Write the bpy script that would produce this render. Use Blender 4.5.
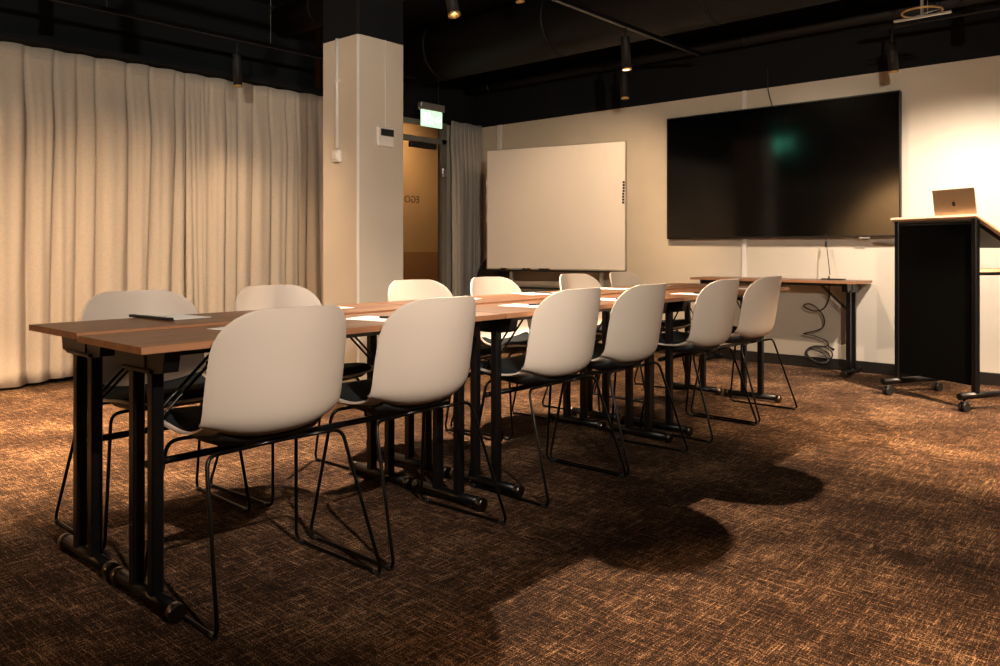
import bpy, math, random
from mathutils import Vector, Matrix
random.seed(7)
for o in list(bpy.data.objects): bpy.data.objects.remove(o)
S = bpy.context.scene
COL = S.collection
PI = math.pi

# ------------------------------------------------------------------ camera
TH = 0.7262
CAMZ = 0.9853
cam_d = bpy.data.cameras.new('camera'); cam = bpy.data.objects.new('camera', cam_d); COL.objects.link(cam)
cam.location = (0, 0, CAMZ); cam.rotation_euler = (PI/2, 0, TH)
cam_d.sensor_width = 36; cam_d.lens = 789.0*36/1000; cam_d.shift_y = -(333-249.3)/1000
cam_d.clip_start = 0.05
S.camera = cam
# ------------------------------------------------------------------ world, exposure
W = bpy.data.worlds.new('world'); S.world = W; W.use_nodes = True
W.node_tree.nodes['Background'].inputs[0].default_value = (0.5, 0.6, 0.6, 1)
W.node_tree.nodes['Background'].inputs[1].default_value = 0.05
S.view_settings.view_transform = 'Standard'; S.view_settings.look = 'None'
S.view_settings.exposure = 0.75; S.view_settings.gamma = 1.0
S.view_settings.use_curve_mapping = False
# ------------------------------------------------------------------ the room's spotlights and a few added fill spots (position, target, watts, cone deg, blend, colour)
WARM = (1.0, 0.68, 0.39); MID = (1.0, 0.75, 0.52); SOFT = (1.0, 0.84, 0.68); COOL = (.96, 0.94, 0.80)
LAMPS = [
    # over the table, hangs from the centre track
    ((-3.12, 3.13, 2.29), (-2.45, 3.05, 0.0), 400, 92, .5, MID),
    ((-3.22, 0.85, 2.41), (-2.85, 0.9, 0.0), 15, 90, .8, MID),
    ((-3.22, 5.06, 2.33), (-4.5, 6.4, 1.1), 130, 80, .8, WARM),
    # curtain washers
    ((-5.72, 3.305, 2.275), (-5.9, 3.9, 0.0), 18, 96, .8, WARM),
    ((-3.22, 1.50, 2.45), (-6.0, 3.0, 0.0), 160, 66, .7, WARM),
    ((-3.22, -0.30, 2.45), (-6.0, 1.0, 0.0), 200, 76, .8, WARM),
    # front wall washers
    ((-0.90, 5.30, 2.45), (-1.3, 6.6, 0.1), 270, 96, .8, SOFT),
    ((-1.67, 6.20, 2.27), (-1.20, 6.62, 1.2), 2.5, 110, .7, MID),
    ((0.20, 4.5, 2.45), (-0.7, 5.0, 0.0), 900, 66, .8, WARM),
    # two unseen fill spots added beside the camera, then the back-wall spot
    ((0.60, 0.70, 2.45), (-2.3, 1.65, 0.90), 300, 47, .9, SOFT),
    ((0.80, 0.20, 2.20), (-3.6, 5.2, 1.9), 330, 66, .8, (1.0, .87, .70)),
    ((-3.9, -1.35, 2.45), (-4.0, -2.35, 1.2), 600, 84, .6, (1, .58, .26)),
    # on the far chairs and the middle of the tables
    ((-1.75, 2.75, 2.72), (-2.9, 3.0, 0.8), 72, 52, .7, MID),
    # in the corridor behind the glass door
    ((-7.1, 6.3, 2.9), (-7.9, 6.6, 1.4), 110, 130, .9, WARM),
    # far end of the tables
    ((-1.90, 4.60, 2.95), (-2.9, 4.6, 0.7), 70, 54, .8, WARM),
    ((-2.80, 4.60, 2.95), (-2.3, 6.6, 0.5), 140, 70, .8, MID),
    # floor at the right of the camera
    ((-0.10, 1.80, 2.60), (-0.35, 1.65, 0.0), 330, 52, .9, WARM),
    # floor between the tables and the curtain
    ((-4.75, 1.30, 2.50), (-4.75, 1.35, 0.0), 1100, 74, .6, WARM),
    ((-4.05, 4.80, 2.95), (-3.95, 5.0, 0.0), 420, 66, .6, WARM),
    # unseen fill spot added to brighten the upper curtain, from the room's back
    ((0.20, -1.20, 2.25), (-6.3, 2.2, 2.5), 330, 46, .9, COOL),
]
LIGHT_OBJS = []
for i, (p, t, w, a, b, c) in enumerate(LAMPS):
    l = bpy.data.lights.new('spot_beam', 'SPOT'); l.energy = w; l.spot_size = math.radians(a); l.spot_blend = b
    l.color = c; l.shadow_soft_size = 0.03
    o = bpy.data.objects.new('spot_beam', l); COL.objects.link(o)
    o.location = p
    o.rotation_euler = (Vector(t)-Vector(p)).to_track_quat('-Z', 'Y').to_euler()
    LIGHT_OBJS.append(o)

# ------------------------------------------------------------------ materials
def mat(name, col, rough=.6, metal=0.0, spec=.5, emit=None, estr=0, bump=None, var=None, coat=0):
    m = bpy.data.materials.new(name); m.use_nodes = True
    nt = m.node_tree; b = nt.nodes['Principled BSDF']
    b.inputs['Base Color'].default_value = (*col, 1); b.inputs['Roughness'].default_value = rough
    b.inputs['Metallic'].default_value = metal; b.inputs['Specular IOR Level'].default_value = spec
    if coat: b.inputs['Coat Weight'].default_value = coat
    if emit: b.inputs['Emission Color'].default_value = (*emit, 1); b.inputs['Emission Strength'].default_value = estr
    tc = nt.nodes.new('ShaderNodeTexCoord')
    if var:   # (scale, amount)
        n = nt.nodes.new('ShaderNodeTexNoise'); n.inputs['Scale'].default_value = var[0]; n.inputs['Detail'].default_value = 4
        nt.links.new(tc.outputs['Object'], n.inputs['Vector'])
        r = nt.nodes.new('ShaderNodeValToRGB')
        r.color_ramp.elements[0].position = .3; r.color_ramp.elements[1].position = .7
        r.color_ramp.elements[0].color = (*[x*(1-var[1]) for x in col], 1)
        r.color_ramp.elements[1].color = (*[min(1, x*(1+var[1])) for x in col], 1)
        nt.links.new(n.outputs['Fac'], r.inputs['Fac']); nt.links.new(r.outputs['Color'], b.inputs['Base Color'])
    if bump:  # (scale, strength)
        n = nt.nodes.new('ShaderNodeTexNoise'); n.inputs['Scale'].default_value = bump[0]; n.inputs['Detail'].default_value = 3
        nt.links.new(tc.outputs['Object'], n.inputs['Vector'])
        bp = nt.nodes.new('ShaderNodeBump'); bp.inputs['Strength'].default_value = bump[1]; bp.inputs['Distance'].default_value = .01
        nt.links.new(n.outputs['Fac'], bp.inputs['Height']); nt.links.new(bp.outputs['Normal'], b.inputs['Normal'])
    return m

def wood(name, axis='Y', dark=(.060, .021, .008), light=(.23, .092, .033), rough=.34):
    m = bpy.data.materials.new(name); m.use_nodes = True; nt = m.node_tree; b = nt.nodes['Principled BSDF']
    tc = nt.nodes.new('ShaderNodeTexCoord'); mp = nt.nodes.new('ShaderNodeMapping')
    nt.links.new(tc.outputs['Object'], mp.inputs['Vector'])
    mp.inputs['Scale'].default_value = (34, 1.1, 34) if axis == 'Y' else (1.1, 34, 34)
    n = nt.nodes.new('ShaderNodeTexNoise'); n.inputs['Scale'].default_value = 1; n.inputs['Detail'].default_value = 6
    n.inputs['Distortion'].default_value = .5
    nt.links.new(mp.outputs['Vector'], n.inputs['Vector'])
    mp2 = nt.nodes.new('ShaderNodeMapping'); nt.links.new(tc.outputs['Object'], mp2.inputs['Vector'])
    mp2.inputs['Scale'].default_value = (9, .5, 9) if axis == 'Y' else (.5, 9, 9)
    n2 = nt.nodes.new('ShaderNodeTexNoise'); n2.inputs['Scale'].default_value = 1; n2.inputs['Detail'].default_value = 2
    nt.links.new(mp2.outputs['Vector'], n2.inputs['Vector'])
    mx = nt.nodes.new('ShaderNodeMath'); mx.operation = 'ADD'
    nt.links.new(n.outputs['Fac'], mx.inputs[0]); nt.links.new(n2.outputs['Fac'], mx.inputs[1])
    dv = nt.nodes.new('ShaderNodeMath'); dv.operation = 'MULTIPLY'; dv.inputs[1].default_value = .5
    nt.links.new(mx.outputs[0], dv.inputs[0])
    r = nt.nodes.new('ShaderNodeValToRGB')
    r.color_ramp.elements[0].position = .36; r.color_ramp.elements[1].position = .64
    r.color_ramp.elements[0].color = (*dark, 1); r.color_ramp.elements[1].color = (*light, 1)
    nt.links.new(dv.outputs[0], r.inputs['Fac']); nt.links.new(r.outputs['Color'], b.inputs['Base Color'])
    b.inputs['Roughness'].default_value = rough
    return m

def carpet_mat():
    m = bpy.data.materials.new('woven_carpet'); m.use_nodes = True; nt = m.node_tree; b = nt.nodes['Principled BSDF']
    tc = nt.nodes.new('ShaderNodeTexCoord')
    def ns(scale, detail=3, rot=0, sc=1.0):
        mp = nt.nodes.new('ShaderNodeMapping'); mp.inputs['Scale'].default_value = scale; mp.inputs['Rotation'].default_value = (0, 0, rot)
        nt.links.new(tc.outputs['Object'], mp.inputs['Vector'])
        n = nt.nodes.new('ShaderNodeTexNoise'); n.inputs['Scale'].default_value = sc; n.inputs['Detail'].default_value = detail
        n.inputs['Roughness'].default_value = .65
        nt.links.new(mp.outputs['Vector'], n.inputs['Vector']); return n.outputs['Fac']
    def op(o, a, c, cl=False):
        q = nt.nodes.new('ShaderNodeMath'); q.operation = o; q.use_clamp = cl
        for i, v in enumerate((a, c)):
            if isinstance(v, (int, float)): q.inputs[i].default_value = v
            else: nt.links.new(v, q.inputs[i])
        return q.outputs[0]
    a = ns((16, 230, 1)); c = ns((230, 16, 1)); f = ns((260, 260, 1), 3); g = ns((2.6, 2.6, 1), 3)
    a2 = ns((5, 70, 1), 3); c2 = ns((70, 5, 1), 3)
    # sharpen the threads, then add the two directions
    def sh(x, lo, k): return op('MULTIPLY', op('SUBTRACT', x, lo), k, False)
    s = op('ADD', op('MULTIPLY', op('MAXIMUM', a, c), .9), op('MULTIPLY', f, .80))
    s = op('ADD', s, op('MULTIPLY', op('MAXIMUM', a2, c2), .45))
    s = op('ADD', s, op('MULTIPLY', g, .30))
    r = nt.nodes.new('ShaderNodeValToRGB')
    mr = nt.nodes.new('ShaderNodeMapRange'); mr.inputs['From Min'].default_value = 1.12; mr.inputs['From Max'].default_value = 1.62
    nt.links.new(s, mr.inputs['Value']); nt.links.new(mr.outputs[0], r.inputs['Fac'])
    e = r.color_ramp.elements
    e[0].position = 0.12; e[0].color = (.008, .004, .003, 1)
    e[1].position = .98; e[1].color = (.90, .62, .38, 1)
    k = r.color_ramp.elements.new(.42); k.color = (.058, .029, .017, 1)
    k = r.color_ramp.elements.new(.68); k.color = (.40, .235, .13, 1)
    nt.links.new(r.outputs['Color'], b.inputs['Base Color'])
    b.inputs['Roughness'].default_value = .95; b.inputs['Specular IOR Level'].default_value = .1
    bp = nt.nodes.new('ShaderNodeBump'); bp.inputs['Strength'].default_value = .35; bp.inputs['Distance'].default_value = .006
    nt.links.new(s, bp.inputs['Height']); nt.links.new(bp.outputs['Normal'], b.inputs['Normal'])
    return m

def wall_mat(name, col):      # painted beige to 2.386 m, black above it
    m = mat(name, col, .85, spec=.25, bump=(220, .08)); nt = m.node_tree; b = nt.nodes['Principled BSDF']
    g = nt.nodes.new('ShaderNodeNewGeometry'); sp = nt.nodes.new('ShaderNodeSeparateXYZ'); nt.links.new(g.outputs['Position'], sp.inputs[0])
    gt = nt.nodes.new('ShaderNodeMath'); gt.operation = 'GREATER_THAN'; gt.inputs[1].default_value = 2.386
    nt.links.new(sp.outputs['Z'], gt.inputs[0])
    n = nt.nodes.new('ShaderNodeTexNoise'); n.inputs['Scale'].default_value = 1.7; n.inputs['Detail'].default_value = 5
    rr = nt.nodes.new('ShaderNodeValToRGB'); rr.color_ramp.elements[0].position = .35; rr.color_ramp.elements[1].position = .65
    rr.color_ramp.elements[0].color = (*[x*.95 for x in col], 1); rr.color_ramp.elements[1].color = (*[x*1.05 for x in col], 1)
    nt.links.new(g.outputs['Position'], n.inputs['Vector']); nt.links.new(n.outputs['Fac'], rr.inputs['Fac'])
    mx = nt.nodes.new('ShaderNodeMix'); mx.data_type = 'RGBA'
    nt.links.new(gt.outputs[0], mx.inputs[0]); nt.links.new(rr.outputs['Color'], mx.inputs[6]); mx.inputs[7].default_value = (.004, .005, .007, 1)
    nt.links.new(mx.outputs[2], b.inputs['Base Color'])
    return m

M = dict(
    wall=wall_mat('wall_paint', (.58, .52, .44)),
    carpet=carpet_mat(),
    ceil=mat('black_ceiling_paint', (.006, .007, .009), .9, spec=.2, bump=(30, .3)),
    base=mat('baseboard_black', (.009, .006, .005), .5, var=(14, .2)),
    duct=mat('duct_black', (.006, .0055, .006), .6, spec=.4, bump=(60, .25)),
    shell=mat('chair_shell_plastic', (.60, .52, .455), .48, spec=.4, var=(3, .02), bump=(500, .04)),
    pad=mat('chair_pad_fabric', (.010, .014, .017), .9, spec=.2, bump=(400, .3)),
    under=mat('chair_underseat', (.006, .006, .007), .6),
    wire=mat('chair_wire', (.02, .018, .017), .28, metal=.9, var=(20, .1)),
    leg=mat('table_leg_black', (.003, .003, .004), .34, spec=.3, var=(20, .15)),
    chrome=mat('dark_chrome', (.11, .095, .085), .3, metal=1, var=(20, .1)),
    wood=wood('walnut_top'), woodx=wood('walnut_top_x', 'X'),
    edge=wood('walnut_edge', 'Y', (.22, .095, .045), (.36, .17, .085), .5),
    edgex=wood('walnut_edge_x', 'X', (.22, .09, .04), (.34, .15, .07), .5),
    birch=wood('pale_lectern_wood', 'X', (.55, .38, .24), (.72, .52, .35), .45),
    paper=mat('paper', (.80, .80, .80), .8, var=(4, .02)),
    black=mat('black_plastic', (.008, .008, .009), .45, var=(30, .1)),
    panel=mat('lectern_panel_black', (.0022, .0022, .0022), .85, spec=.04, bump=(500, .2)),
    screen=mat('tv_screen', (.0012, .0012, .0015), .10, spec=.62, bump=(3, .002)),
    board=mat('whiteboard_enamel', (.70, .66, .64), .3, spec=.5, var=(2.2, .02)),
    alu=mat('aluminium', (.45, .43, .41), .4, metal=.7, var=(30, .05)),
    white=mat('white_plastic', (.72, .69, .67), .5, var=(20, .02)),
    curtain=mat('curtain_fabric', (.56, .475, .40), .95, spec=.1, bump=(350, .35), var=(60, .05)),
    curtain2=mat('curtain_fabric_grey', (.40, .375, .355), .95, spec=.1, bump=(350, .35), var=(60, .05)),
    laptop=mat('laptop_aluminium', (.55, .40, .26), .42, metal=.85, var=(40, .03)),
    frame=mat('door_frame_grey', (.24, .23, .21), .5, metal=.3, var=(20, .05)),
    hall=mat('corridor_wall', (.34, .23, .12), .9, var=(1.5, .08)),
    lens=mat('lamp_lens', (1, .9, .7), .4, emit=(1, .78, .50), estr=6, var=(9, .02)),
    brass=mat('lamp_baffle_gold', (.55, .36, .14), .45, metal=.6, var=(20, .1)),
    exitp=mat('exit_sign_panel', (.5, .9, .6), .4, emit=(.66, 1.0, .70), estr=.6, var=(9, .02)),
    exitb=mat('exit_sign_bright_panel', (.2, .9, .6), .4, emit=(.12, 1.0, .62), estr=6, var=(9, .02)),
    exitw=mat('exit_sign_mark', (.9, 1, .9), .4, emit=(.95, 1.0, .92), estr=.95, var=(9, .02)),
    exitg=mat('exit_sign_green', (.1, .6, .3), .4, emit=(.32, .80, .42), estr=.75, var=(9, .02)),
    lcd=mat('lcd_dark', (.01, .012, .010), .3, var=(40, .2)),
    darktext=mat('door_lettering', (.07, .035, .012), .7, var=(40, .1)),
)
g = bpy.data.materials.new('door_glass'); g.use_nodes = True
gb = g.node_tree.nodes['Principled BSDF']; gb.inputs['Base Color'].default_value = (.95, .88, .78, 1)
gb.inputs['Transmission Weight'].default_value = 1; gb.inputs['Roughness'].default_value = .03; gb.inputs['IOR'].default_value = 1.02
M['glass'] = g

# ------------------------------------------------------------------ mesh helpers
class MB:
    def __init__(s): s.v = []; s.f = []; s.mi = []; s.sm = []
    def add(s, vs, fs, mi=0, smooth=False):
        n = len(s.v); s.v += [tuple(v) for v in vs]
        for f in fs: s.f.append(tuple(n+i for i in f)); s.mi.append(mi); s.sm.append(smooth)
    def box(s, x0, x1, y0, y1, z0, z1, mi=0, M4=None, bev=0):
        if x0 > x1: x0, x1 = x1, x0
        if y0 > y1: y0, y1 = y1, y0
        if z0 > z1: z0, z1 = z1, z0
        if bev <= 0:
            vs = [(x, y, z) for z in (z0, z1) for x, y in ((x0, y0), (x1, y0), (x1, y1), (x0, y1))]
            fs = [(3, 2, 1, 0), (4, 5, 6, 7), (0, 1, 5, 4), (1, 2, 6, 5), (2, 3, 7, 6), (3, 0, 4, 7)]
        else:
            b = min(bev, (x1-x0)*.49, (y1-y0)*.49, (z1-z0)*.49)
            vs = []; idx = {}
            xs = (x0, x1); ys = (y0, y1); zs = (z0, z1); sg = (1, -1)
            for i in range(2):
                for j in range(2):
                    for k in range(2):
                        X, Y, Z = xs[i], ys[j], zs[k]
                        for a, (dx, dy, dz) in enumerate(((0, 1, 1), (1, 0, 1), (1, 1, 0))):
                            idx[i, j, k, a] = len(vs); vs.append((X+sg[i]*b*dx, Y+sg[j]*b*dy, Z+sg[k]*b*dz))
            fs = []
            q = ((0, 0), (1, 0), (1, 1), (0, 1))
            for i in range(2): fs.append([idx[i, j, k, 0] for j, k in (q if i else q[::-1])])
            for j in range(2): fs.append([idx[i, j, k, 1] for i, k in (q if not j else q[::-1])])
            for k in range(2): fs.append([idx[i, j, k, 2] for i, j in (q if k else q[::-1])])
            for j in range(2):
                for k in range(2): fs.append([idx[0, j, k, 1], idx[1, j, k, 1], idx[1, j, k, 2], idx[0, j, k, 2]])
            for i in range(2):
                for k in range(2): fs.append([idx[i, 0, k, 0], idx[i, 1, k, 0], idx[i, 1, k, 2], idx[i, 0, k, 2]])
            for i in range(2):
                for j in range(2): fs.append([idx[i, j, 0, 0], idx[i, j, 1, 0], idx[i, j, 1, 1], idx[i, j, 0, 1]])
            for i in range(2):
                for j in range(2):
                    for k in range(2): fs.append([idx[i, j, k, a] for a in range(3)])
        if M4 is not None: vs = [M4 @ Vector(v) for v in vs]
        s.add(vs, fs, mi); return s
    def tube(s, pts, r, n=10, mi=0, closed=False, cap=True):
        pts = [Vector(p) for p in pts]; N = len(pts)
        rs = r if isinstance(r, (list, tuple)) else [r]*N
        tang = []
        for i in range(N):
            a = pts[(i-1) % N] if (closed or i > 0) else pts[i]; b = pts[(i+1) % N] if (closed or i < N-1) else pts[i]
            t = (b-a); tang.append(t.normalized() if t.length > 1e-9 else Vector((0, 0, 1)))
        up = Vector((0, 0, 1)) if abs(tang[0].z) < .9 else Vector((1, 0, 0))
        nn = tang[0].cross(up).normalized(); vs = []
        for i in range(N):
            nn = (nn - tang[i]*nn.dot(tang[i]))
            nn = nn.normalized() if nn.length > 1e-6 else tang[i].orthogonal().normalized()
            bb = tang[i].cross(nn)
            for k in range(n):
                a = 2*PI*(k+.5)/n; vs.append(pts[i]+(nn*math.cos(a)+bb*math.sin(a))*rs[i])
        fs = []
        for i in range(N if closed else N-1):
            for k in range(n):
                a = i*n+k; b = i*n+(k+1) % n; j = (i+1) % N
                fs.append((a, b, j*n+(k+1) % n, j*n+k))
        s.add(vs, fs, mi, n > 6)
        if cap and not closed:
            s.f.append(tuple(len(s.v)-len(vs)+k for k in range(n))[::-1]); s.mi.append(mi); s.sm.append(False)
            s.f.append(tuple(len(s.v)-n+k for k in range(n))); s.mi.append(mi); s.sm.append(False)
        return s
    def lathe(s, prof, n=20, mi=0, M4=None):      # profile of (r, z)
        vs = []
        for r, z in prof:
            for k in range(n): a = 2*PI*k/n; vs.append(Vector((r*math.cos(a), r*math.sin(a), z)))
        if M4 is not None: vs = [M4 @ v for v in vs]
        fs = [(i*n+k, i*n+(k+1) % n, (i+1)*n+(k+1) % n, (i+1)*n+k) for i in range(len(prof)-1) for k in range(n)]
        s.add(vs, fs, mi, True); return s
    def grid(s, fn, nu, nv, mi=0):
        vs = [fn(i/(nu-1), j/(nv-1)) for i in range(nu) for j in range(nv)]
        fs = [(i*nv+j, (i+1)*nv+j, (i+1)*nv+j+1, i*nv+j+1) for i in range(nu-1) for j in range(nv-1)]
        s.add(vs, fs, mi, True); return s
    def prism(s, poly, z0, z1, mi=0, M4=None):
        n = len(poly); vs = [(x, y, z0) for x, y in poly]+[(x, y, z1) for x, y in poly]
        fs = [tuple(range(n))[::-1], tuple(range(n, 2*n))]+[(i, (i+1) % n, n+(i+1) % n, n+i) for i in range(n)]
        if M4 is not None: vs = [M4 @ Vector(v) for v in vs]
        s.add(vs, fs, mi); return s
    def build(s, name, mats, parent=None, loc=None):
        me = bpy.data.meshes.new(name); me.from_pydata(s.v, [], s.f); me.update()
        if not isinstance(mats, (list, tuple)): mats = [mats]
        for m in mats: me.materials.append(m)
        for p, i, sm in zip(me.polygons, s.mi, s.sm): p.material_index = i; p.use_smooth = sm
        import bmesh
        b = bmesh.new(); b.from_mesh(me); bmesh.ops.recalc_face_normals(b, faces=b.faces); b.to_mesh(me); b.free()
        o = bpy.data.objects.new(name, me); COL.objects.link(o)
        if parent: o.parent = parent
        if loc: o.location = loc
        return o

def fillet(pts, r, n=5):
    pts = [Vector(p) for p in pts]; out = [pts[0]]
    for i in range(1, len(pts)-1):
        a, b, c = pts[i-1], pts[i], pts[i+1]
        d1 = (a-b); d2 = (c-b); k = min(r, d1.length*.45, d2.length*.45)
        p0 = b+d1.normalized()*k; p1 = b+d2.normalized()*k
        for j in range(n+1):
            t = j/n; out.append(p0*(1-t)**2+b*2*t*(1-t)+p1*t*t)
    out.append(pts[-1]); return out
def smooth_path(pts, n=8):
    P = [Vector(p) for p in pts]; P = [P[0]]+P+[P[-1]]; out = []
    for i in range(1, len(P)-2):
        for j in range(n):
            t = j/n; a, b, c, d = P[i-1:i+3]
            out.append(.5*((2*b)+(c-a)*t+(2*a-5*b+4*c-d)*t*t+(3*b-a-3*c+d)*t**3))
    out.append(P[-2]); return out
def tag(o, label=None, cat=None, group=None, kind=None):
    for k, v in (('label', label), ('category', cat), ('group', group), ('kind', kind)):
        if v: o[k] = v
    return o
def thing(name, label, cat, loc=(0, 0, 0), rz=0, group=None):
    o = bpy.data.objects.new(name, None); COL.objects.link(o); o.empty_display_size = .1
    o.location = loc; o.rotation_euler = (0, 0, rz); return tag(o, label, cat, group)
def copy_tree(o, parent=None):
    c = o.copy(); COL.objects.link(c); c.parent = parent
    for ch in [x for x in bpy.data.objects if x.parent == o]: copy_tree(ch, c)
    return c
def struct(name, mb, m, parent=None):
    o = mb.build(name, m, parent)
    if not parent: o['kind'] = 'structure'
    return o

# ------------------------------------------------------------------ the room
XL, XR, YB, YF, HC = -6.45, 2.30, -2.35, 6.658, 3.25
struct('floor', MB().box(XL-2.1, XR+.1, YB-.1, 9.3, -.1, 0), M['carpet'])
struct('ceiling', MB().box(XL-2.1, XR+.1, YB-.1, 9.3, HC, HC+.1), M['ceil'])
struct('wall_front', MB().box(XL, XR+.1, YF, YF+.1, 0, HC), M['wall'])
struct('wall_back', MB().box(XL, XR+.1, YB-.1, YB, 0, HC), M['wall'])
struct('wall_right', MB().box(XR, XR+.1, YB, YF, 0, HC), M['wall'])
struct('wall_left', MB().box(XL-.1, XL, YB, 4.55, 0, HC), M['wall'])
DX = -6.30   # plane of the glazed entrance
struct('wall_bulkhead', MB().box(DX-.06, DX, 4.55, YF, 2.38, HC), M['ceil'])
struct('wall_corner', MB().box(DX-.10, DX-.02, 6.17, YF, 0, 2.38), M['wall'])
struct('wall_corridor', MB().box(XL-1.5, XL-1.4, 3.2, 9.3, 0, HC), M['hall'])
struct('trim_corridor', MB().box(XL-1.4, XL-1.385, 3.2, 9.2, 0, .95), mat('corridor_dado', (.24, .13, .055), .8, var=(1.5, .1)))
b = MB().box(XL, XR, YF-.014, YF, 0, .09, bev=.004); struct('baseboard_front', b, M['base'])
struct('baseboard_left', MB().box(XL, XL+.014, YB, 4.55, 0, .09, bev=.004), M['base'])
struct('baseboard_back', MB().box(XL, XR, YB, YB+.014, 0, .09, bev=.004), M['base'])
struct('baseboard_right', MB().box(XR-.014, XR, YB, YF, 0, .09, bev=.004), M['base'])
struct('wall_passage', MB().box(XL-1.5, XL+.35, 9.2, 9.3, 0, HC).box(DX-.1, DX, YF+.1, 9.3, 0, HC), M['hall'])
# glazed entrance door
fr = MB()
fr.box(DX-.04, DX+.03, 5.02, 6.17, 2.145, 2.20)
fr.box(DX-.04, DX+.03, 4.55, 6.17, 2.33, 2.38)
fr.box(DX-.04, DX+.03, 6.10, 6.17, 0, 2.33)
fr.box(DX-.04, DX+.03, 4.98, 5.05, 0, 2.33)
door = struct('door_1', fr, M['frame'])
MB().box(DX-.012, DX, 5.06, 6.09, .02, 2.14).build('door_pane', M['glass'], door)
MB().box(DX-.012, DX, 5.06, 6.09, 2.205, 2.325).build('transom_pane', M['glass'], door)
MB().box(DX-.005, DX+.025, 4.56, 4.97, 0, 2.33).build('side_panel', M['wall'], door)
MB().box(DX+.002, DX+.05, 5.62, 6.00, 2.075, 2.135, bev=.006).build('door_closer', M['black'], door)
MB().box(DX+.032, DX+.06, 6.08, 6.15, 1.78, 1.88, bev=.006).build('door_contact', M['alu'], door)
MB().tube([(DX+.05, 5.12, .95), (DX+.05, 5.12, 1.25)], .012).build('door_handle', M['alu'], door)
def text_mesh(s, size, m, depth=.001):
    c = bpy.data.curves.new('lettering', 'FONT'); c.body = s; c.size = size; c.extrude = depth; c.align_x = 'LEFT'
    t = bpy.data.objects.new('lettering', c); COL.objects.link(t)
    dg = bpy.context.evaluated_depsgraph_get(); me = bpy.data.meshes.new_from_object(t.evaluated_get(dg))
    bpy.data.objects.remove(t); me.materials.clear(); me.materials.append(m)
    o = bpy.data.objects.new('lettering', me); COL.objects.link(o); return o
lt = text_mesh('EGO', .105, M['darktext']); lt.parent = door     # reads from the corridor, so mirrored in here
lt.location = (DX-.016, 5.80, 1.485); lt.rotation_euler = (PI/2, 0, -PI/2)
# column
COLX0, COLX1, COLY0, COLY1 = -4.482, -4.092, 3.218, 3.62
struct('wall_column', MB().box(COLX0, COLX1, COLY0, COLY1, 0, HC, bev=.014), M['wall'])
tr = MB().box(COLX1-.016, COLX1+.002, COLY0-.002, COLY0+.016, .0, 2.386, bev=.005); struct('trim_1', tr, M['white'])
# white cable ducts on the front wall
struct('trim_2', MB().box(-5.945, -5.880, YF-.02, YF, .09, 2.386, bev=.004), M['white'])
struct('trim_3', MB().box(-3.035, -2.995, YF-.02, YF, .09, 2.386, bev=.004), M['white'])

def onX(px, py, X):
    a = (px-500)/789.0; dx = -math.sin(TH)+math.cos(TH)*a; dy = math.cos(TH)+math.sin(TH)*a; d = X/dx
    return dy*d, CAMZ-(py-249.3)*d/789.0
def onY(px, py, Y):
    a = (px-500)/789.0; dx = -math.sin(TH)+math.cos(TH)*a; dy = math.cos(TH)+math.sin(TH)*a; d = Y/dy
    return dx*d, CAMZ-(py-249.3)*d/789.0

# switch and conduit on the column, thermostat
xs, zs = onY(338.5, 161, COLY0)
t = thing('cable_conduit', 'thin white vertical conduit on the left face of the column above the switch', 'conduit', (xs, COLY0, 1.9))
MB().tube([(0, -.012, -.24), (0, -.012, .486)], .0115, 10).build('pipe', M['white'], t)
MB().box(-.02, .02, -.022, 0, .2, .215).build('clip', M['white'], t)
t = thing('wall_switch', 'small square white switch box on the left face of the column', 'switch', (xs, COLY0, 1.60))
MB().box(-.036, .036, -.03, 0, -.035, .045, bev=.006).build('box_body', M['white'], t)
MB().box(-.022, .022, -.036, -.029, -.02, .03, bev=.003).build('rocker', M['white'], t)
yt, zt = onX(384.5, 136.5, COLX1)
t = thing('thermostat', 'white wall thermostat with dark display on the right face of the column', 'thermostat', (COLX1, yt, zt))
MB().box(0, .022, -.075, .065, -.07, .06, bev=.006).build('housing', M['white'], t)
MB().box(.0215, .025, -.050, .062, 0.0, .048, bev=.001).build('display', M['lcd'], t)
MB().tube([(.003, .005, .055), (.003, .005, 2.386-zt)], .003, 6).build('cable', M['white'], t)

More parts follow.
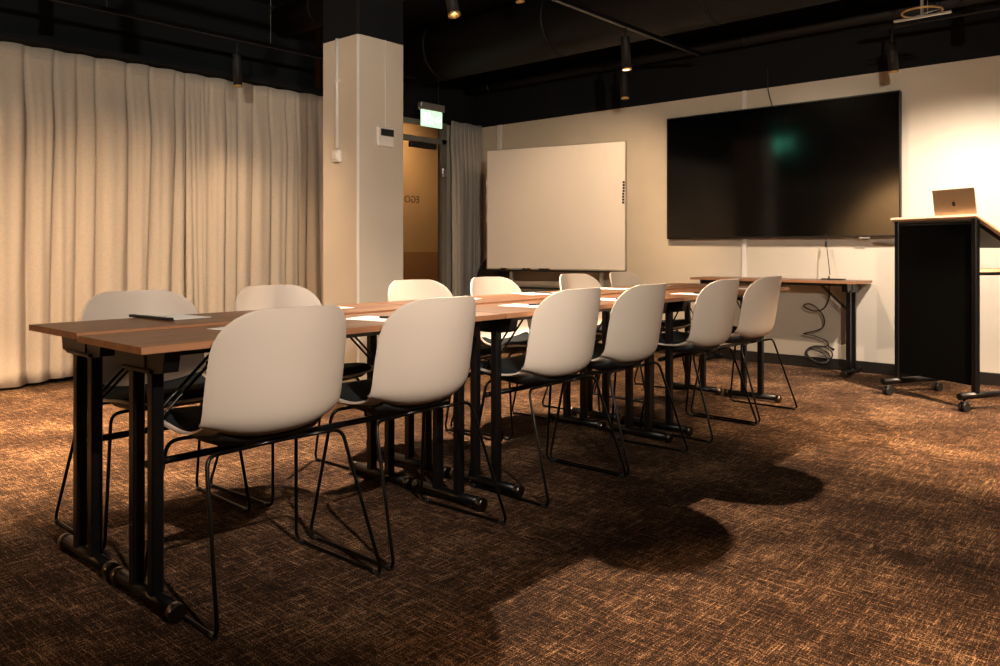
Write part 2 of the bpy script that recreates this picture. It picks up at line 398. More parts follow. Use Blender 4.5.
# ------------------------------------------------------------------ curtains
def curtain(name, x0, y0, y1, z0, z1, gaps, amp, m, label, seed, dens=.012):
    rnd = random.Random(seed); cr = [y0]
    while cr[-1] < y1: cr.append(cr[-1]+gaps(cr[-1])*rnd.uniform(.65, 1.35))
    am = [rnd.uniform(.6, 1.15) for _ in cr]; dr = [rnd.uniform(-.05, .05) for _ in cr]; sk = [rnd.uniform(-.3, .3) for _ in cr]
    N = int((y1-y0)/dens)+2; NZ = 26
    ph = rnd.uniform(0, 6)
    def fn(u, v):
        y = y0+(y1-y0)*u; z = z0+(z1-z0)*v
        h = 1-v; yy = y
        i = 0
        # find the fold that holds y, with creases that drift as they fall
        for i in range(len(cr)-1):
            if cr[i+1]+dr[i+1]*(h*.9 if i+2 < len(cr) else 0) > yy: break
        a = cr[i]+dr[i]*h*.9; c = cr[i+1]+dr[i+1]*h*.9
        t = min(1, max(0, (yy-a)/max(1e-3, c-a))); q = 2*t-1
        ramp = min(1, max(0, (h-.035)/.22)); ramp = ramp*ramp*(3-2*ramp)
        A = amp*am[i]*max(.5, min(1.4, (c-a)/.13))*(.16+.84*ramp)
        e = 9-6.4*min(1, h*1.5)
        prof = (1-abs(q)**e)*(1+.7*sk[i]*q)+.22*sk[i]*math.sin(q*4.2+i)*(1-q*q)*h
        # a pinch that starts under the heading tape and dies out below
        pinch = math.exp(-((abs(q)-1)/.10)**2)*.022*max(0, 1-abs(h-.09)/.10)
        x = x0+A*prof-pinch + .0045*math.sin(y*71+3*math.sin(y*9)+h*1.5)*ramp + .0035*math.sin(y*47+ph)*ramp + .014*math.sin(y*2.3+ph)+.012*math.sin(h*4+y*5)*h
        zz = z + (.012*math.sin(y*9+ph) if v < .01 else 0) + (.010*abs(math.sin(y*14))-.008 if v > .99 else 0)
        return (x, y, zz)
    mb = MB(); mb.grid(fn, N, NZ); o = thing(name, label, 'curtain', (x0, y0, 0))
    c = mb.build('cloth', m, o); c.matrix_parent_inverse = Matrix.Translation((-x0, -y0, 0))
    sd = c.modifiers.new('thickness', 'SOLIDIFY'); sd.thickness = .003
    hd = MB(); hd.grid(lambda u, v: (fn(u, .93+.02*v)[0]+.0035, fn(u, .5)[1], z1-.085+.010*v), N, 2)
    h = hd.build('heading_seam', m, o); h.matrix_parent_inverse = Matrix.Translation((-x0, -y0, 0))
    return o
curtain('long_curtain', -6.31, YB+.05, 3.15, .03, 2.452, lambda y: .040 if y > 2.93 else .185, .062, M['curtain'],
        'long beige pleated curtain along the left wall, from the left edge of the photo', 3)
curtain('long_curtain', -6.30, 3.16, 4.97, .03, 2.452, lambda y: .042 if y < 3.38 else .145, .055, M['curtain'],
        'beige pleated curtain between the bunched folds and the column', 11)
curtain('short_curtain', -6.19, 6.15, 6.64, .03, 2.40, lambda y: .055, .06, M['curtain2'],
        'narrow gathered grey curtain in the corner between glass door and whiteboard', 5, .006)
struct('trim_4', MB().box(-6.36, -6.20, YB, 4.97, 2.46, 2.50), M['ceil'])

# ------------------------------------------------------------------ tables
def make_table(name, label, cat, L, Wd, H, group, along='Y', edge=None, th=.019, inset=.105, stretch=.385):
    """local: long axis Y, origin at the floor under the middle"""
    t = thing(name, label, cat, group=group)
    top = MB(); top.box(-Wd/2+.0015, Wd/2-.0015, -L/2+.0015, L/2-.0015, H-th, H)
    top.build('tabletop', M['wood'], t)
    e = MB(); k = .0015
    e.box(-Wd/2, -Wd/2+k, -L/2, L/2, H-th, H-.0004); e.box(Wd/2-k, Wd/2, -L/2, L/2, H-th, H-.0004)
    e.box(-Wd/2, Wd/2, -L/2, -L/2+k, H-th, H-.0004); e.box(-Wd/2, Wd/2, L/2-k, L/2, H-th, H-.0004)
    e.build('edge_band', M['edge'], t)
    for sy in (-1, 1):
        y = sy*(L/2-inset)
        f = MB().tube([(-.172, y, .03), (.172, y, .03)], .02, 12).build('foot_bar', M['leg'], t)
        for sx in (-1, 1):
            x = .058*sx
            MB().box(x-.017, x+.017, y-.017, y+.017, .035, H-.085, bev=.004).build('leg', M['leg'], t)
            x = .172*sx
            MB().tube([(x-.008*sx, y, .0265), (x+.018*sx, y, .0265)], [.0245, .0225], 12).tube([(x, y, 0.0), (x, y, .02)], .017, 10).build('foot_cap', M['chrome'], f)
        h = MB(); h.box(-.09, .09, y-.032, y+.032, H-.089, H-.078, bev=.003)     # hinge plate over the posts
        h.box(-.05, .05, y-.026, y+.026, H-.080, H-th-.001, bev=.003)
        h = h.build('hinge_plate', M['leg'], t)
        for s in (-1, 1):                                                   # gusset arms under the top
            poly = [(.05*s, H-th-.001), (.160*s, H-th-.001), (.145*s, H-.082), (.05*s, H-.095)]
            MB().prism(poly, y-.022, y+.022, M4=Matrix(((1, 0, 0, 0), (0, 0, 1, 0), (0, 1, 0, 0), (0, 0, 0, 1)))).build('bracket', M['leg'], h)
            x = .02*s
            MB().tube([(x, y-sy*.017, .50), (x, y-sy*.04, .52), (x, y-sy*.24, H-th-.012), (x, y-sy*.30, H-th-.006)], .0045, 8).build('folding_strut', M['wire'], t)
    if stretch: MB().tube([(0, -L/2+inset, stretch), (0, L/2-inset, stretch)], .011, 10).build('stretcher', M['leg'], t)
    for x in (-.12, .12): MB().box(x-.01, x+.01, -L/2+inset+.03, L/2-inset-.03, H-th-.022, H-th-.001).build('side_rail', M['leg'], t)
    return t
XN, XFr, HN, HF, WT, WF = -2.2015, -2.613, .738, .7445, .409, .388
places = ['front one of three', 'middle one of three', 'rear one of three']
Ys = [(.882, 2.275), (2.281, 3.674), (3.680, 5.073)]
proto = make_table('folding_table', 'x', 'table', 1.393, WT, HN, 'narrow folding tables of the near row')
protoF = make_table('folding_table', 'x', 'table', 1.393, WF, HF, 'narrow folding tables of the far row')
for i, (a, b) in enumerate(Ys):
    o = proto if i == 0 else copy_tree(proto)
    o.location = (XN, (a+b)/2+(.004, .004, .002)[i], 0); o['label'] = 'walnut folding table of the row nearer the camera, '+places[i]
    o = protoF if i == 0 else copy_tree(protoF)
    o.location = (XFr, (a+b)/2+.006, 0); o['label'] = 'walnut folding table of the curtain-side row, '+places[i]
# wall table
wt = make_table('folding_table', 'narrow walnut folding table against the front wall under the television', 'table', 1.40, .36, .740, None, stretch=0)
wt.location = (-2.645, 6.455, 0); wt.rotation_euler = (0, 0, PI/2)

# ------------------------------------------------------------------ chairs
def shell_point(u, v):
    """u -1..1 across, v 0..1 from the seat's front lip to the top of the back; returns the outer surface"""
    keys = [(.275, .462), (.25, .472), (.18, .468), (.08, .455), (-.02, .452), (-.085, .458), (-.130, .476), (-.160, .515), (-.176, .59), (-.190, .68), (-.204, .76), (-.214, .826)]
    n = len(keys)-1; t = v*n; i = min(n-1, int(t)); f = t-i
    def P(k): k = max(0, min(n, k)); return Vector(keys[k])
    a, b, c, d = P(i-1), P(i), P(i+1), P(i+2)
    p = .5*((2*b)+(c-a)*f+(2*a-5*b+4*c-d)*f*f+(3*b-a-3*c+d)*f**3)
    y, z = p
    back = max(0, min(1, (v-.34)/.26)); back = back*back*(3-2*back)
    half = .222*(1-back)+.228*back - .010*max(0, (v-.75)/.25) - .012*math.exp(-((v-.44)/.09)**2)
    # round the top and the front lip (superellipse corners)
    def rnd_(dist, r, e=2.4): 
        if dist >= r: return 0
        q = min(1, 1-dist/r); return (1-(1-q**e)**(1/e))
    zt = .826-z
    s = 1.0
    if v > .6: s = 1-rnd_(zt, .135)*.62
    if v < .2: s = 1-rnd_((.275-y), .06)*.25
    half *= s
    x = half*u
    # shell curls: back edges come forward, seat edges lift
    yy = y + back*(.100*abs(x/.235)**2.0)
    zz = z + (1-back)*.012*abs(u)**3 + .042*math.exp(-((v-.47)/.12)**2)*abs(u)**2.6
    if v > .6: zz += -.0*abs(u)
    return Vector((x, yy, zz))
def vmap(v):     # more rows towards the round top
    return v
def make_chair(label, group):
    t = thing('shell_chair', label, 'chair', group=group)
    mb = MB(); NU, NV = 21, 48
    vs = [math.sin(j/(NV-1)*PI/2*0.999)*.0+ (j/(NV-1)) for j in range(NV)]
    vv = []
    for j in range(NV):
        q = j/(NV-1)
        vv.append(q if q < .8 else .8+.2*math.sin((q-.8)/.2*PI/2))
    mb.v = [tuple(shell_point(2*i/(NU-1)-1, vv[j])) for i in range(NU) for j in range(NV)]
    mb.f = [(i*NV+j, (i+1)*NV+j, (i+1)*NV+j+1, i*NV+j+1) for i in range(NU-1) for j in range(NV-1)]
    mb.mi = [0]*len(mb.f); mb.sm = [True]*len(mb.f)
    s = mb.build('shell', M['shell'], t)
    # make the normals point outward/down so the thickness grows inward
    if s.data.polygons[0].normal.z > 0: s.data.flip_normals()
    sd = s.modifiers.new('thickness', 'SOLIDIFY'); sd.thickness = .008; sd.offset = -1
    bv = s.modifiers.new('rim', 'BEVEL'); bv.width = .002; bv.segments = 2; bv.limit_method = 'ANGLE'; bv.angle_limit = math.radians(50)
    # black seat pad on the seat, running a little up the back
    pd = MB(); n1, n2 = 15, 22
    vs = []
    for lay in range(2):
        for i in range(n1):
            for j in range(n2):
                u = (2*i/(n1-1)-1)*.93; v = .012+j/(n2-1)*.50
                p = shell_point(u, v)
                e = min(1, (1-abs(u)/.93)*6, (v-.012)*30, (.512-v)*14); e = max(0, e)
                nrm = Vector((0, .0, 1)) if v < .4 else Vector((0, .55, .83))
                h = .009 if lay == 0 else .010+.020*math.sqrt(e)
                vs.append(p+nrm*h)
    fs = []
    for lay in range(2):
        o_ = lay*n1*n2
        for i in range(n1-1):
            for j in range(n2-1): fs.append((o_+i*n2+j, o_+(i+1)*n2+j, o_+(i+1)*n2+j+1, o_+i*n2+j+1))
    o_ = n1*n2
    for i in range(n1-1): fs.append((i*n2, (i+1)*n2, o_+(i+1)*n2, o_+i*n2)); fs.append((i*n2+n2-1, (i+1)*n2+n2-1, o_+(i+1)*n2+n2-1, o_+i*n2+n2-1))
    for j in range(n2-1): fs.append((j, j+1, o_+j+1, o_+j)); q = (n1-1)*n2; fs.append((q+j, q+j+1, o_+q+j+1, o_+q+j))
    pd.add(vs, fs, 0, True); pd.build('seat_pad', M['pad'], t)
    # black pan under the seat that follows the shell
    un = MB(); n1, n2 = 15, 18; vs = []
    for lay in range(2):
        for i in range(n1):
            for j in range(n2):
                u = (2*i/(n1-1)-1); v = .05+j/(n2-1)*.40
                p = shell_point(u*.82, v)
                e = max(0, min(1, (1-abs(u))*3.5, (v-.05)*10, (.45-v)*7+.12))
                vs.append(p+Vector((0, 0 if v < .5 else -.002, -.002-(.030*e**.5 if lay else 0))))
    fs = []
    for lay in range(2):
        o_ = lay*n1*n2
        for i in range(n1-1):
            for j in range(n2-1): fs.append((o_+i*n2+j, o_+(i+1)*n2+j, o_+(i+1)*n2+j+1, o_+i*n2+j+1))
    o_ = n1*n2
    for i in range(n1-1): fs.append((i*n2, (i+1)*n2, o_+(i+1)*n2, o_+i*n2)); fs.append((i*n2+n2-1, (i+1)*n2+n2-1, o_+(i+1)*n2+n2-1, o_+i*n2+n2-1))
    for j in range(n2-1): fs.append((j, j+1, o_+j+1, o_+j)); q = (n1-1)*n2; fs.append((q+j, q+j+1, o_+q+j+1, o_+q+j))
    un.add(vs, fs, 0, True); un.build('seat_pan', M['under'], t)
    # sled frame, one bent rod per side, and the bars that join them under the seat
    for s in (-1, 1):
        pts = [(.07*s, -.075, .432), (.222*s, -.085, .432), (.266*s, -.225, .0075), (.260*s, .215, .0075), (.215*s, .150, .436), (.07*s, .13, .436)]
        MB().tube(fillet(pts, .035, 6), .006, 10).build('sled_frame', M['wire'], t)
    for y in (-.075, .13): MB().tube([(-.1, y, .433), (.1, y, .433)], .006).build('cross_bar', M['wire'], t)
    for s in (-1, 1):
        for y in (-.20, .18):
            gl = MB(); gl.tube([(.2655*s if y < 0 else .261*s, y-.012, .0065), (.2655*s if y < 0 else .261*s, y+.012, .0065)], .0085, 8)
            gl.build('glide', M['black'], t)
    return t
near = [(1.275, 0), (1.85, .01), (2.63, -.015), (3.18, .01), (3.97, 0), (4.55, -.01)]
far = [(1.325, -.02), (1.925, .03), (2.745, -.03), (3.33, .02), (4.14, -.02), (4.70, .03)]
ordn = ['nearest the camera', 'second from the camera', 'third from the camera', 'fourth from the camera', 'fifth from the camera', 'farthest, before the wall table']
ordf = ['nearest the camera', 'second from the camera', 'third, right of the column', 'fourth, before the grey curtain', 'fifth, under the whiteboard', 'last, at the whiteboard right edge']
cp = make_chair('x', 'shell chairs on the near side of the tables')
for i, (y, a) in enumerate(near):
    o = cp if i == 0 else copy_tree(cp)
    o.location = (-2.068, y, 0); o.rotation_euler = (0, 0, PI/2+a)
    o['label'] = 'beige shell chair with its back to the camera, '+ordn[i]
for i, (y, a) in enumerate(far):
    o = copy_tree(cp); o.location = (-2.865, y, 0); o.rotation_euler = (0, 0, -PI/2+a)
    o['label'] = 'beige shell chair on the tables curtain side, '+ordf[i]; o['group'] = 'shell chairs on the curtain side of the tables'

# ------------------------------------------------------------------ papers and pens, one set per place
def pen(loc, rz, label, group):
    t = thing('pen', label, 'pen', loc, rz, group)
    MB().tube([(-.065, 0, 0), (-.06, 0, 0), (.05, 0, 0)], [.002, .0042, .0042], 8).build('barrel', M['black'], t)
    MB().tube([(.045, 0, 0), (.07, 0, 0)], [.0045, .0035], 8).build('cap', M['alu'], t)
sheets = [('n', 1.31, -2.205, .12), ('n', 1.80, -2.185, .18), ('n', 2.65, -2.20, .15), ('n', 3.25, -2.14, .10), ('n', 3.95, -2.09, .05), ('n', 4.70, -2.11, .05),
          ('f', 1.325, -2.715, .10), ('f', 1.95, -2.70, .0), ('f', 2.72, -2.70, .05), ('f', 3.29, -2.70, -.35), ('f', 4.05, -2.68, .1), ('f', 4.60, -2.72, .1)]
for side, y, x, r in sheets:
    z = (HN if side == 'n' else HF)+.0006; k = [s for s in sheets if s[0] == side].index((side, y, x, r))
    od = ['nearest', 'second', 'third', 'fourth', 'fifth', 'farthest'][k]
    sd = 'near' if side == 'n' else 'curtain-side'
    if side == 'f' and k == 0:
        nb = thing('notepad_binding', 'black bound edge strip along the nearest white sheet of the curtain-side row', 'binding', (x-.005, y-.085, z), r)
        MB().box(-.125, .125, -.010, .010, 0, .009, bev=.002).build('strip', M['black'], nb)
        MB().box(-.125, .125, .002, .012, .0, .002).build('flap', M['black'], nb)
    mb = MB(); mb.box(-.105, .105, -.074, .074, 0, .0012)
    o = mb.build('paper_sheet', M['paper'], None, (x, y, z)); o.rotation_euler = (0, 0, r)
    tag(o, 'white sheet of paper on the %s table row, %s place from the camera' % (sd, od), 'paper', 'sheets of paper at the places')
    if (side, k) in (('n', 2), ('n', 3), ('n', 4), ('f', 3), ('n', 1)):
        pen((x+.05, y+.055, z+.0056), r+.5, 'black pen on the white sheet at the %s place of the %s row' % (od, sd), 'pens on the sheets')

# ------------------------------------------------------------------ television
tx0, tx1, tz0, tz1 = -3.750, -1.728, 1.080, 2.212
tv = thing('television', 'large black flat television mounted on the front wall', 'television', ((tx0+tx1)/2, 6.60, tz0))
hw, hh = (tx1-tx0)/2, tz1-tz0
MB().box(-hw, hw, -.012, .030, 0, hh, bev=.006).build('casing', M['black'], tv)
MB().box(-hw+.010, hw-.010, -.0145, -.0125, .014, hh-.010).build('screen', M['screen'], tv)
bz = MB(); bz.box(-hw, hw, -.0165, -.012, 0, .013); bz.box(-hw, hw, -.0165, -.012, hh-.009, hh); bz.box(-hw, -hw+.009, -.0165, -.012, 0, hh); bz.box(hw-.009, hw, -.0165, -.012, 0, hh)
bz.build('bezel', mat('tv_bezel', (.012, .011, .011), .35, metal=.3, var=(20, .1)), tv)
MB().box(-.35, .35, .030, .056, .3, .8).build('wall_mount', M['black'], tv)
MB().box(hw-.30, hw-.22, -.022, -.010, -.012, .002, bev=.003).build('sensor', M['alu'], tv)
cb = smooth_path([(-2.80, 6.645, 2.56), (-2.80, 6.645, 2.38), (-2.785, 6.645, 2.30), (-2.76, 6.646, 2.20), (-2.75, 6.647, 2.05)])
tag(MB().tube(cb, .004, 8).build('power_cable', M['black']), 'black cable running from the ceiling down behind the television top', 'cable')
# cable from the television down to a puck on the wall table
x0, z0 = onY(826, 238, 6.585); x1, z1 = onY(829, 278, 6.50)
c = thing('display_cable', 'thin black cable hanging from the television to the wall table', 'cable', (x0, 6.58, .75))
MB().tube(smooth_path([(0, .005, z0-.75+.03), (.004, 0, z0-.75-.04), (.016, -.02, .25), (x1-x0, -.06, .03)]), .0035, 8).build('cord', M['black'], c)
MB().tube([(.002, .004, z0-.75-.03), (.006, .0, z0-.75-.075)], .009, 8).build('plug', M['black'], c)
c = thing('table_puck', 'flat black connector plate lying on the wall table', 'connector plate', (x1+.03, 6.50, .7425))
MB().box(-.085, .095, -.03, .03, 0, .008, bev=.003).build('plate', M['black'], c)
MB().tube([(-.03, 0, .006), (-.03, 0, .03)], .006, 8).build('stem', M['black'], c)
# coiled cable under the wall table
def P(px, py, Y=6.56): a = onY(px, py, Y); return (a[0], Y, a[1])
pth = [P(829, 286), P(829, 298), P(824, 308), P(815, 311), P(806, 308), P(804, 305), P(810, 304), P(818, 309), P(824, 318), P(822, 328), P(806, 333), P(804, 334), P(815, 336), P(826, 341), P(828, 345), P(824, 347)]
c = thing('coiled_cable', 'black cable that hangs in loops from under the wall table and ends in a coil', 'cable', (0, 0, 0))
MB().tube(smooth_path(pth, 6), .0055, 8).build('cord', M['black'], c)
co = MB()
for k in range(3):
    pts = []
    cx, cz = onY(818-1.5*k, 352+.8*k, 6.56)
    for j in range(26):
        a = 2*PI*j/26; pts.append((cx+.012*k+.110*math.cos(a)*(1-.12*k), 6.575-.014*k+.02*math.sin(a), cz-.020+(.066-.012*k)*math.sin(a)-.014*k*math.cos(a)))
    co.tube(pts, .0055, 8, closed=True)
co.build('coil', M['black'], c)
MB().tube([P(828, 346), P(834, 350)], [.006, .011], 8).build('plug', M['black'], c)

# ------------------------------------------------------------------ whiteboard on its stand
wl, wr = Vector((-5.52, 6.02, 0)), Vector((-4.045, 6.345, 0))
ang = math.atan2(wr.y-wl.y, wr.x-wl.x); wlen = (wr-wl).length
wb = thing('whiteboard', 'large rolling whiteboard on a stand before the front wall, left of the television', 'whiteboard', (wl+wr)/2, ang)
zb, zt = .783, 2.008; h = wlen/2
MB().box(-h+.006, h-.006, -.012, .012, zb+.006, zt-.006).build('panel', M['board'], wb)
fm = MB()
fm.box(-h, h, -.016, .016, zb, zb+.010); fm.box(-h, h, -.016, .016, zt-.008, zt); fm.box(-h, -h+.008, -.016, .016, zb, zt); fm.box(h-.008, h, -.016, .016, zb, zt)
fm.build('frame', M['alu'], wb)
MB().box(-h, h, -.045, .0, zb-.018, zb-.004, bev=.003).build('pen_tray', M['black'], wb)
for s in (-1, 1):
    lg = MB(); lg.box(s*.49-.016, s*.49+.016, .018, .05, .06, zt-.1, bev=.003)
    l = lg.build('leg', M['alu'], wb)
    MB().box(s*.49-.02, s*.49+.02, -.25, .28, .05, .09, bev=.005).build('foot', M['alu'], l)
    for y in (-.22, .25): MB().tube([(s*.49-.01, y, .025), (s*.49+.01, y, .025)], .025, 14).build('caster', M['black'], l)
MB().box(-.49, .49, .02, .045, .62, .665, bev=.003).build('cross_rail', M['alu'], wb)
MB().box(-.49, .49, .02, .04, .585, .605, bev=.003).build('lower_rail', M['black'], wb)
cl = MB()
for z in (1.27, 1.47, 1.62): cl.box(-h-.012, -h+.004, -.02, .02, z, z+.07, bev=.003)
cl.build('side_clip', M['alu'], wb)
def wbpt(px, py):
    # intersection of the view ray with the board face
    a = (px-500)/789.0; d = Vector((-math.sin(TH)+math.cos(TH)*a, math.cos(TH)+math.sin(TH)*a))
    n = Vector((math.sin(ang), -math.cos(ang))); c0 = Vector((wl.x, wl.y)); k = n.dot(c0)/n.dot(d)
    return Vector((d.x*k, d.y*k, CAMZ-(py-249.3)*k/789.0))
mc = (wl+wr)/2; Ri = Matrix.Rotation(-ang, 4, 'Z')
for k in range(8):
    p = wbpt(624.2 - (.4 if k > 3 else 0), 182.3+k*2.9)
    loc = Ri @ (p-Vector((mc.x, mc.y, 0)))
    o = MB().lathe([(0, .008), (.010, .008), (.011, .006), (.011, 0), (0, 0)], 14, M4=Matrix.Rotation(PI/2, 4, 'X')).build('board_magnet', M['black'])
    q = Matrix.Rotation(ang, 4, 'Z') @ Vector((loc.x, -.013, loc.z))
    o.location = (mc.x+q.x, mc.y+q.y, q.z); o.rotation_euler = (0, 0, ang)
    tag(o, 'round black magnet on the whiteboard edge, number %s of the column of eight counting down' % ['one', 'two', 'three', 'four', 'five', 'six', 'seven', 'eight'][k], 'magnet', 'magnets at the whiteboard edge')
for k, (px, L) in enumerate(((506, .09), (526, .05), (530.5, .05), (545, .12), (549, .08))):
    p = wbpt(px, 268); loc = Ri @ (p-Vector((mc.x, mc.y, 0)))
    q = Matrix.Rotation(ang, 4, 'Z') @ Vector((loc.x, -.032, zb+.004))
    o = thing('board_marker', ['dark marker lying alone at the left of the whiteboard tray', 'short dark marker, left of the middle pair on the whiteboard tray', 'short dark marker, right of the middle pair on the whiteboard tray', 'long dark marker, left one of the right pair on the whiteboard tray', 'dark marker at the right end of the tray markers'][k], 'marker', (mc.x+q.x, mc.y+q.y, q.z), ang, 'markers on the whiteboard tray')
    MB().tube([(-L/2+.004 if k == 3 else -L/2, .006*(k % 2), .002), (L/4, .006*(k % 2), .002)], .008, 10).build('barrel', M['black'], o)
    MB().tube([(L/4, .006*(k % 2), .002), (L/2, .006*(k % 2), .002)], .0085, 10).build('cap', M['brass'], o)

# black chair behind the whiteboard's left end
bc = thing('black_chair', 'black rounded chair half hidden behind the left end of the whiteboard', 'chair', (-5.72, 6.22, 0), PI+.1)
def bshell(u, v):
    a = (2*u-1); w = .24*(1-max(0, (v-.35)/.65)**2.6*.75)
    return (w*a, -.24+.10*abs(a)**2+.0*v, .42+.50*v - .0*abs(a))
mb = MB().grid(bshell, 17, 14); s = mb.build('backrest', M['black'], bc); k = s.modifiers.new('thickness', 'SOLIDIFY'); k.thickness = .03
MB().box(-.24, .24, -.24, .22, .40, .46, bev=.03).build('seat', M['black'], bc)
for sx in (-1, 1):
    for sy in (-1, 1): MB().tube([(sx*.17, sy*.15, .41), (sx*.23, sy*.21, 0)], [.013, .010], 8).build('leg', M['black'], bc)

# ------------------------------------------------------------------ lectern
ux = Vector((.878, -.478, 0)).normalized(); lang = math.atan2(ux.y, ux.x)
lc = Vector((-1.285, 5.668, 0))
le = thing('lectern', 'tall black rolling lectern with a tilted pale wooden top at the right', 'lectern', lc, lang)
hwid = .290
for s in (-1, 1):
    x = s*hwid
    MB().box(x-.018, x+.018, -.014, .022, .10, 1.178 if s else 1, bev=.004).build('post', M['leg'], le)
    f = MB().tube([(x, -.13, .093), (x, .40, .093)], .021, 14).build('foot_bar', M['leg'], le)
    for y in (-.09, .36):
        cs = MB(); cs.tube([(x-.022, y, .028), (x-.006, y, .028)], .028, 16); cs.tube([(x+.006, y, .028), (x+.022, y, .028)], .028, 16)
        cs.tube([(x, y, .03), (x, y, .075)], .008, 8); cs.box(x-.016, x+.016, y-.018, y+.018, .045, .062, bev=.004)
        cs.build('caster', M['black'], f)
MB().box(-hwid+.018, hwid-.018, -.004, .012, .15, 1.165).build('front_panel', M['panel'], le)
MB().box(-hwid+.018, hwid-.018, -.010, .014, 1.158, 1.172).build('top_rail', M['chrome'], le)
tl = math.radians(-26)
Mt = Matrix.Translation((0, -.03, 1.192)) @ Matrix.Rotation(tl, 4, 'X')
MB().box(-.325, .325, 0, .42, -.009, .009, M4=Mt, bev=.003).build('desktop', M['birch'], le)
MB().box(-.29, .29, .04, .38, -.035, -.0095, M4=Mt).build('desktop_frame', M['leg'], le)
MB().box(-.325, .325, .41, .422, .009, .022, M4=Mt, bev=.003).build('stop_lip', M['leg'], le)
MB().box(-hwid, hwid, .02, .34, .845, .862).build('shelf', M['birch'], le)
MB().box(-hwid, hwid, .02, .34, .825, .8445).build('shelf_frame', M['leg'], le)
# laptop on the desktop, lid towards the camera
lp = thing('laptop', 'open aluminium laptop on the lectern top, lid back towards the camera', 'laptop', lc+Vector((0, 0, 0)), lang)
Ml = Mt @ Matrix.Translation((.115, .075, .0095))
MB().box(-.152, .152, 0, .21, 0, .010, M4=Ml, bev=.003).build('keyboard_base', M['laptop'], lp)
Ld = Ml @ Matrix.Translation((0, .004, .010)) @ Matrix.Rotation(math.radians(26+8), 4, 'X')
ld = MB().box(-.152, .152, -.003, .003, 0, .194, M4=Ld, bev=.002).build('lid', M['laptop'], lp)
lg = MB()
def ell(cx, cz, rx, rz, n=16, a0=0): return [(cx+rx*math.cos(a0+2*PI*k/n), cz+rz*math.sin(a0+2*PI*k/n)) for k in range(n)]
RX = Matrix(((1, 0, 0, 0), (0, 0, -1, 0), (0, 1, 0, 0), (0, 0, 0, 1)))
apple = [(0, .012), (.006, .014), (.011, .011), (.0075, .004), (.010, -.003), (.013, -.006), (.008, -.015), (.004, -.0165), (0, -.015), (-.004, -.0165), (-.009, -.014), (-.0135, -.004), (-.0135, .005), (-.009, .012), (-.004, .0135)]
lg.prism([(x, z+.10) for x, z in apple], .0032, .0038, M4=Ld @ RX)
lg.prism([(x+.001, z+.119) for x, z in [(0, -.003), (.004, 0), (.005, .005), (.001, .003)]], .0032, .0038, M4=Ld @ RX)
lg.build('logo', M['lcd'], ld)

# ------------------------------------------------------------------ exit signs
def exit_sign(label, loc, rz, pm='exitp'):
    t = thing('exit_sign', label, 'exit sign', loc, rz)
    MB().box(-.165, .165, -.03, .03, 0, .072, bev=.006).build('housing', M['alu'], t)
    MB().box(-.145, .145, -.006, .006, -.165, 0).build('light_panel', M[pm], t)
    MB().tube([(.1, 0, .07), (.1, 0, max(2.735, HC*(loc[1] < 0))-loc[2])], .004, 6).build('hanger', M['black'], t)
    mk = MB()
    mk.prism([(-.125, -.145), (-.075, -.145), (-.075, -.025), (-.125, -.025)], .0065, .0075, M4=RX)            # door
    for a, b in (((-.03, -.05), (-.005, -.09)), ((-.005, -.09), (.02, -.14)), ((-.005, -.09), (-.035, -.135)), ((-.03, -.055), (-.055, -.085)), ((-.03, -.055), (.012, -.07))):
        d = Vector((b[0]-a[0], b[1]-a[1])); n = Vector((-d.y, d.x)).normalized()*.006
        mk.prism([(a[0]+n.x, a[1]+n.y), (a[0]-n.x, a[1]-n.y), (b[0]-n.x, b[1]-n.y), (b[0]+n.x, b[1]+n.y)], .0065, .0075, M4=RX)
    mk.prism(ell(-.035, -.035, .011, .011), .0065, .0075, M4=RX)
    mk.prism([(.04, -.075), (.085, -.075), (.085, -.045), (.13, -.085), (.085, -.125), (.085, -.095), (.04, -.095)], .0065, .0075, M4=RX)
    mk.build('pictogram', M['exitw'], t)
    return t
yy, zz = onX(431.5, 111, -5.85)
exit_sign('lit green exit sign hanging near the glass door, beside the column', (-5.85, yy, zz), PI/2)
exit_sign('lit green exit sign seen only as a reflection in the television', (-5.45, -.42, 2.90), PI+.35, 'exitb')

# ------------------------------------------------------------------ ceiling gear
def duct(name, y, z, r, label, x0=XL-.1, x1=XR):
    d = thing(name, label, 'duct', ((x0+x1)/2, y, z))
    hl = (x1-x0)/2; mb = MB()
    mb.tube([(-hl, 0, 0), (hl, 0, 0)], r, 40); mb.build('pipe', M['duct'], d)
    k = -hl+.6
    while k < hl:
        MB().tube([(k-.02, 0, 0), (k+.02, 0, 0)], r+.004, 40).build('joint_ring', M['duct'], d); k += 1.5
    return d
duct('air_duct', 5.66, 3.02, .295, 'wide black round air duct crossing under the ceiling before the television', x0=-6.4)
duct('air_duct', 4.15, 3.10, .14, 'thinner black air duct crossing in front of the wide one', x0=-6.4)
duct('black_pipe', 6.52, 2.80, .05, 'thin black pipe running along the front wall just above the television')
def track(label, p0, p1):
    p0, p1 = Vector(p0), Vector(p1); mid = (p0+p1)/2; L = (p1-p0).length; rz = math.atan2(p1.y-p0.y, p1.x-p0.x)
    t = thing('lighting_track', label, 'lighting track', mid, rz)
    MB().box(-L/2, L/2, -.018, .018, -.016, .016, bev=.003).build('rail', M['leg'], t)
    k = -L/2+.4
    while k < L/2:
        yk = mid.y+k*math.sin(rz)
        if not (5.2 < yk < 6.0 or 3.9 < yk < 4.4): MB().tube([(k, 0, .015), (k, 0, HC-mid.z)], .0028, 6).build('suspension_wire', M['alu'], t)
        k += 1.3
    return t
track('black lighting track above the tables, running towards the television', (-3.22, .0, 2.66), (-3.22, 6.2, 2.66))
track('black lighting track along the curtain on the left', (-5.72, -2.0, 2.66), (-5.72, 5.2, 2.66))
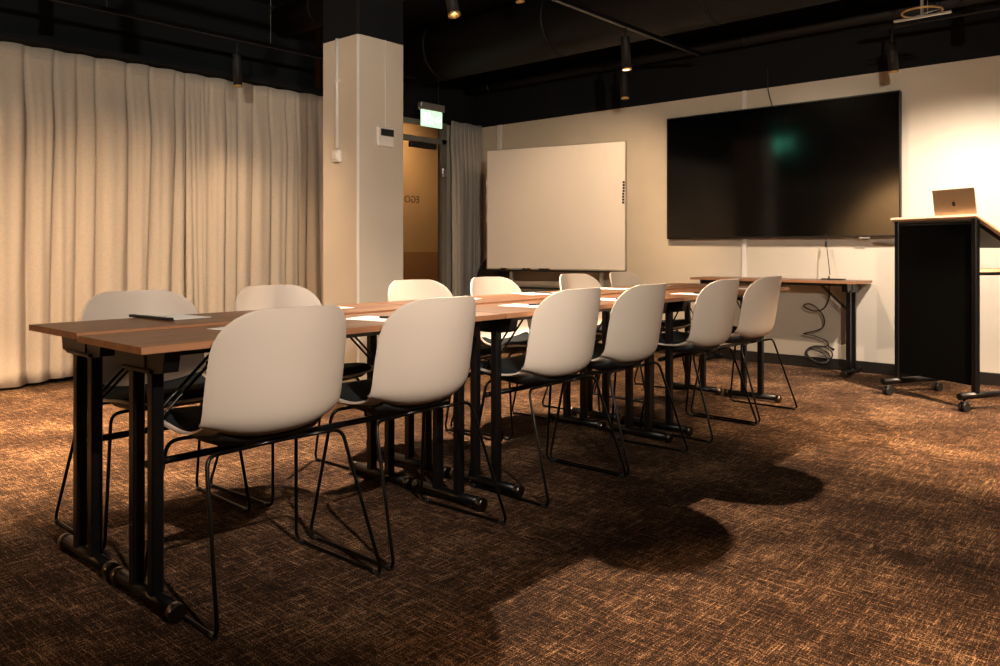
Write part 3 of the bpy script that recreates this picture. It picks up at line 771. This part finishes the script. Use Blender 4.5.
track('black lighting track across the front of the room above the lectern', (-1.85, 6.20, 2.615), (1.6, 6.20, 2.615))
def spot(i, label, top_z, on=True, length=.20, aim=None, at=None):
    p, tg = (at, (at[0], at[1], 0)) if at else LAMPS[i][:2]
    t = thing('track_spotlight', label, 'spotlight', p, 0, 'track spotlights')
    d = (Vector(tg)-Vector(p)).normalized() if aim is None else Vector(aim).normalized()
    R = d.to_track_quat('-Z', 'Y').to_matrix().to_4x4()
    r = .034
    MB().lathe([(.012, length), (r*.9, length), (r, length-.01), (r, 0.012), (r-.004, .012), (r-.006, .05), (0, .05)], 24, M4=R).build('housing', M['duct'], t)
    MB().lathe([(r, .014), (r+.0015, .012), (r+.0015, .002), (r-.006, .002), (r-.008, .03)], 24, M4=R).build('baffle_ring', M['brass'], t)
    MB().lathe([(0, .032), (r-.008, .030)], 24, M4=R).build('lens', M['lens'] if on else M['lcd'], t)
    e = R @ Vector((0, 0, length))
    MB().tube([e-R.to_3x3() @ Vector((0, 0, .03)), Vector((e.x*.7, e.y*.7, top_z-p[2]))], .009, 8).build('stem', M['duct'], t)
    return t
spot(0, 'lit black spotlight hanging over the middle of the tables, right of the column', 2.65)
spot(1, 'black spotlight over the near end of the tables, above the frame', 2.65)
spot(2, 'black cylinder spotlight at the far end of the centre track', 2.65, length=.25, aim=(.03, .06, -1))
spot(3, 'black spotlight in front of the curtain, left of the column', 2.65, length=.26, aim=(0, .04, -1))
spot(0, 'unlit black spotlight behind the centre track, above the whiteboard', HC, on=False, length=.24, aim=(.03, .05, -1), at=(-3.85, 6.02, 2.33))
for i in (4, 5): spot(i, ['black spotlight over the middle of the long curtain', 'black spotlight over the near end of the long curtain'][i-4], 2.65)
for i in (6, 7, 8): spot(i, length=.22, top_z=2.6 if i == 7 else HC, aim=(.05, .1, -1) if i == 7 else None, label=['black spotlight above the lectern aimed at the front wall', 'black spotlight hanging above the upper right corner of the television', 'black spotlight right of the lectern, outside the frame'][i-6])
for i in (9, 10, 11, 12): spot(i, ['black fill spotlight added above and behind the camera', 'black fill spotlight added to the right of the camera', 'black spotlight aimed at the back wall', 'black spotlight above the near chairs'][i-9], HC)
# the beams start at the lamps' lenses
for (p, t, *_), o in zip(LAMPS, LIGHT_OBJS):
    d = (Vector(t)-Vector(p)).normalized(); o.location = Vector(p)+d*.004

spot(13, 'black spotlight in the corridor behind the glass door', HC)
spot(14, 'black spotlight over the far end of the tables', HC)
spot(15, 'black spotlight between the tables and the wall table', HC)
spot(16, 'black spotlight over the open floor right of the camera', HC)
spot(17, 'black spotlight over the open floor between tables and curtain', HC)
spot(18, 'black spotlight over the floor between column and whiteboard', HC)
spot(19, 'black fill spotlight added at the back of the room, aimed at the curtain', HC)
# projector bracket near the top right
x, z = onY(922, 12, 5.3)
br = thing('ceiling_bracket', 'small round metal bracket with a bright cross bar under the ceiling, top right', 'bracket', (x, 5.3, z))
MB().tube([(.11*math.cos(2*PI*k/28), .11*math.sin(2*PI*k/28), 0) for k in range(28)], .006, 8, closed=True).build('ring', M['brass'], br)
MB().box(-.16, .16, -.012, .012, -.035, -.022, bev=.003).build('cross_bar', M['alu'], br)
MB().tube([(0, 0, -.03), (0, 0, HC-z)], .009, 8).build('rod', M['alu'], br)
MB().tube([(-.11, 0, -.03), (.11, 0, .002)], .004, 8).build('brace', M['alu'], br)
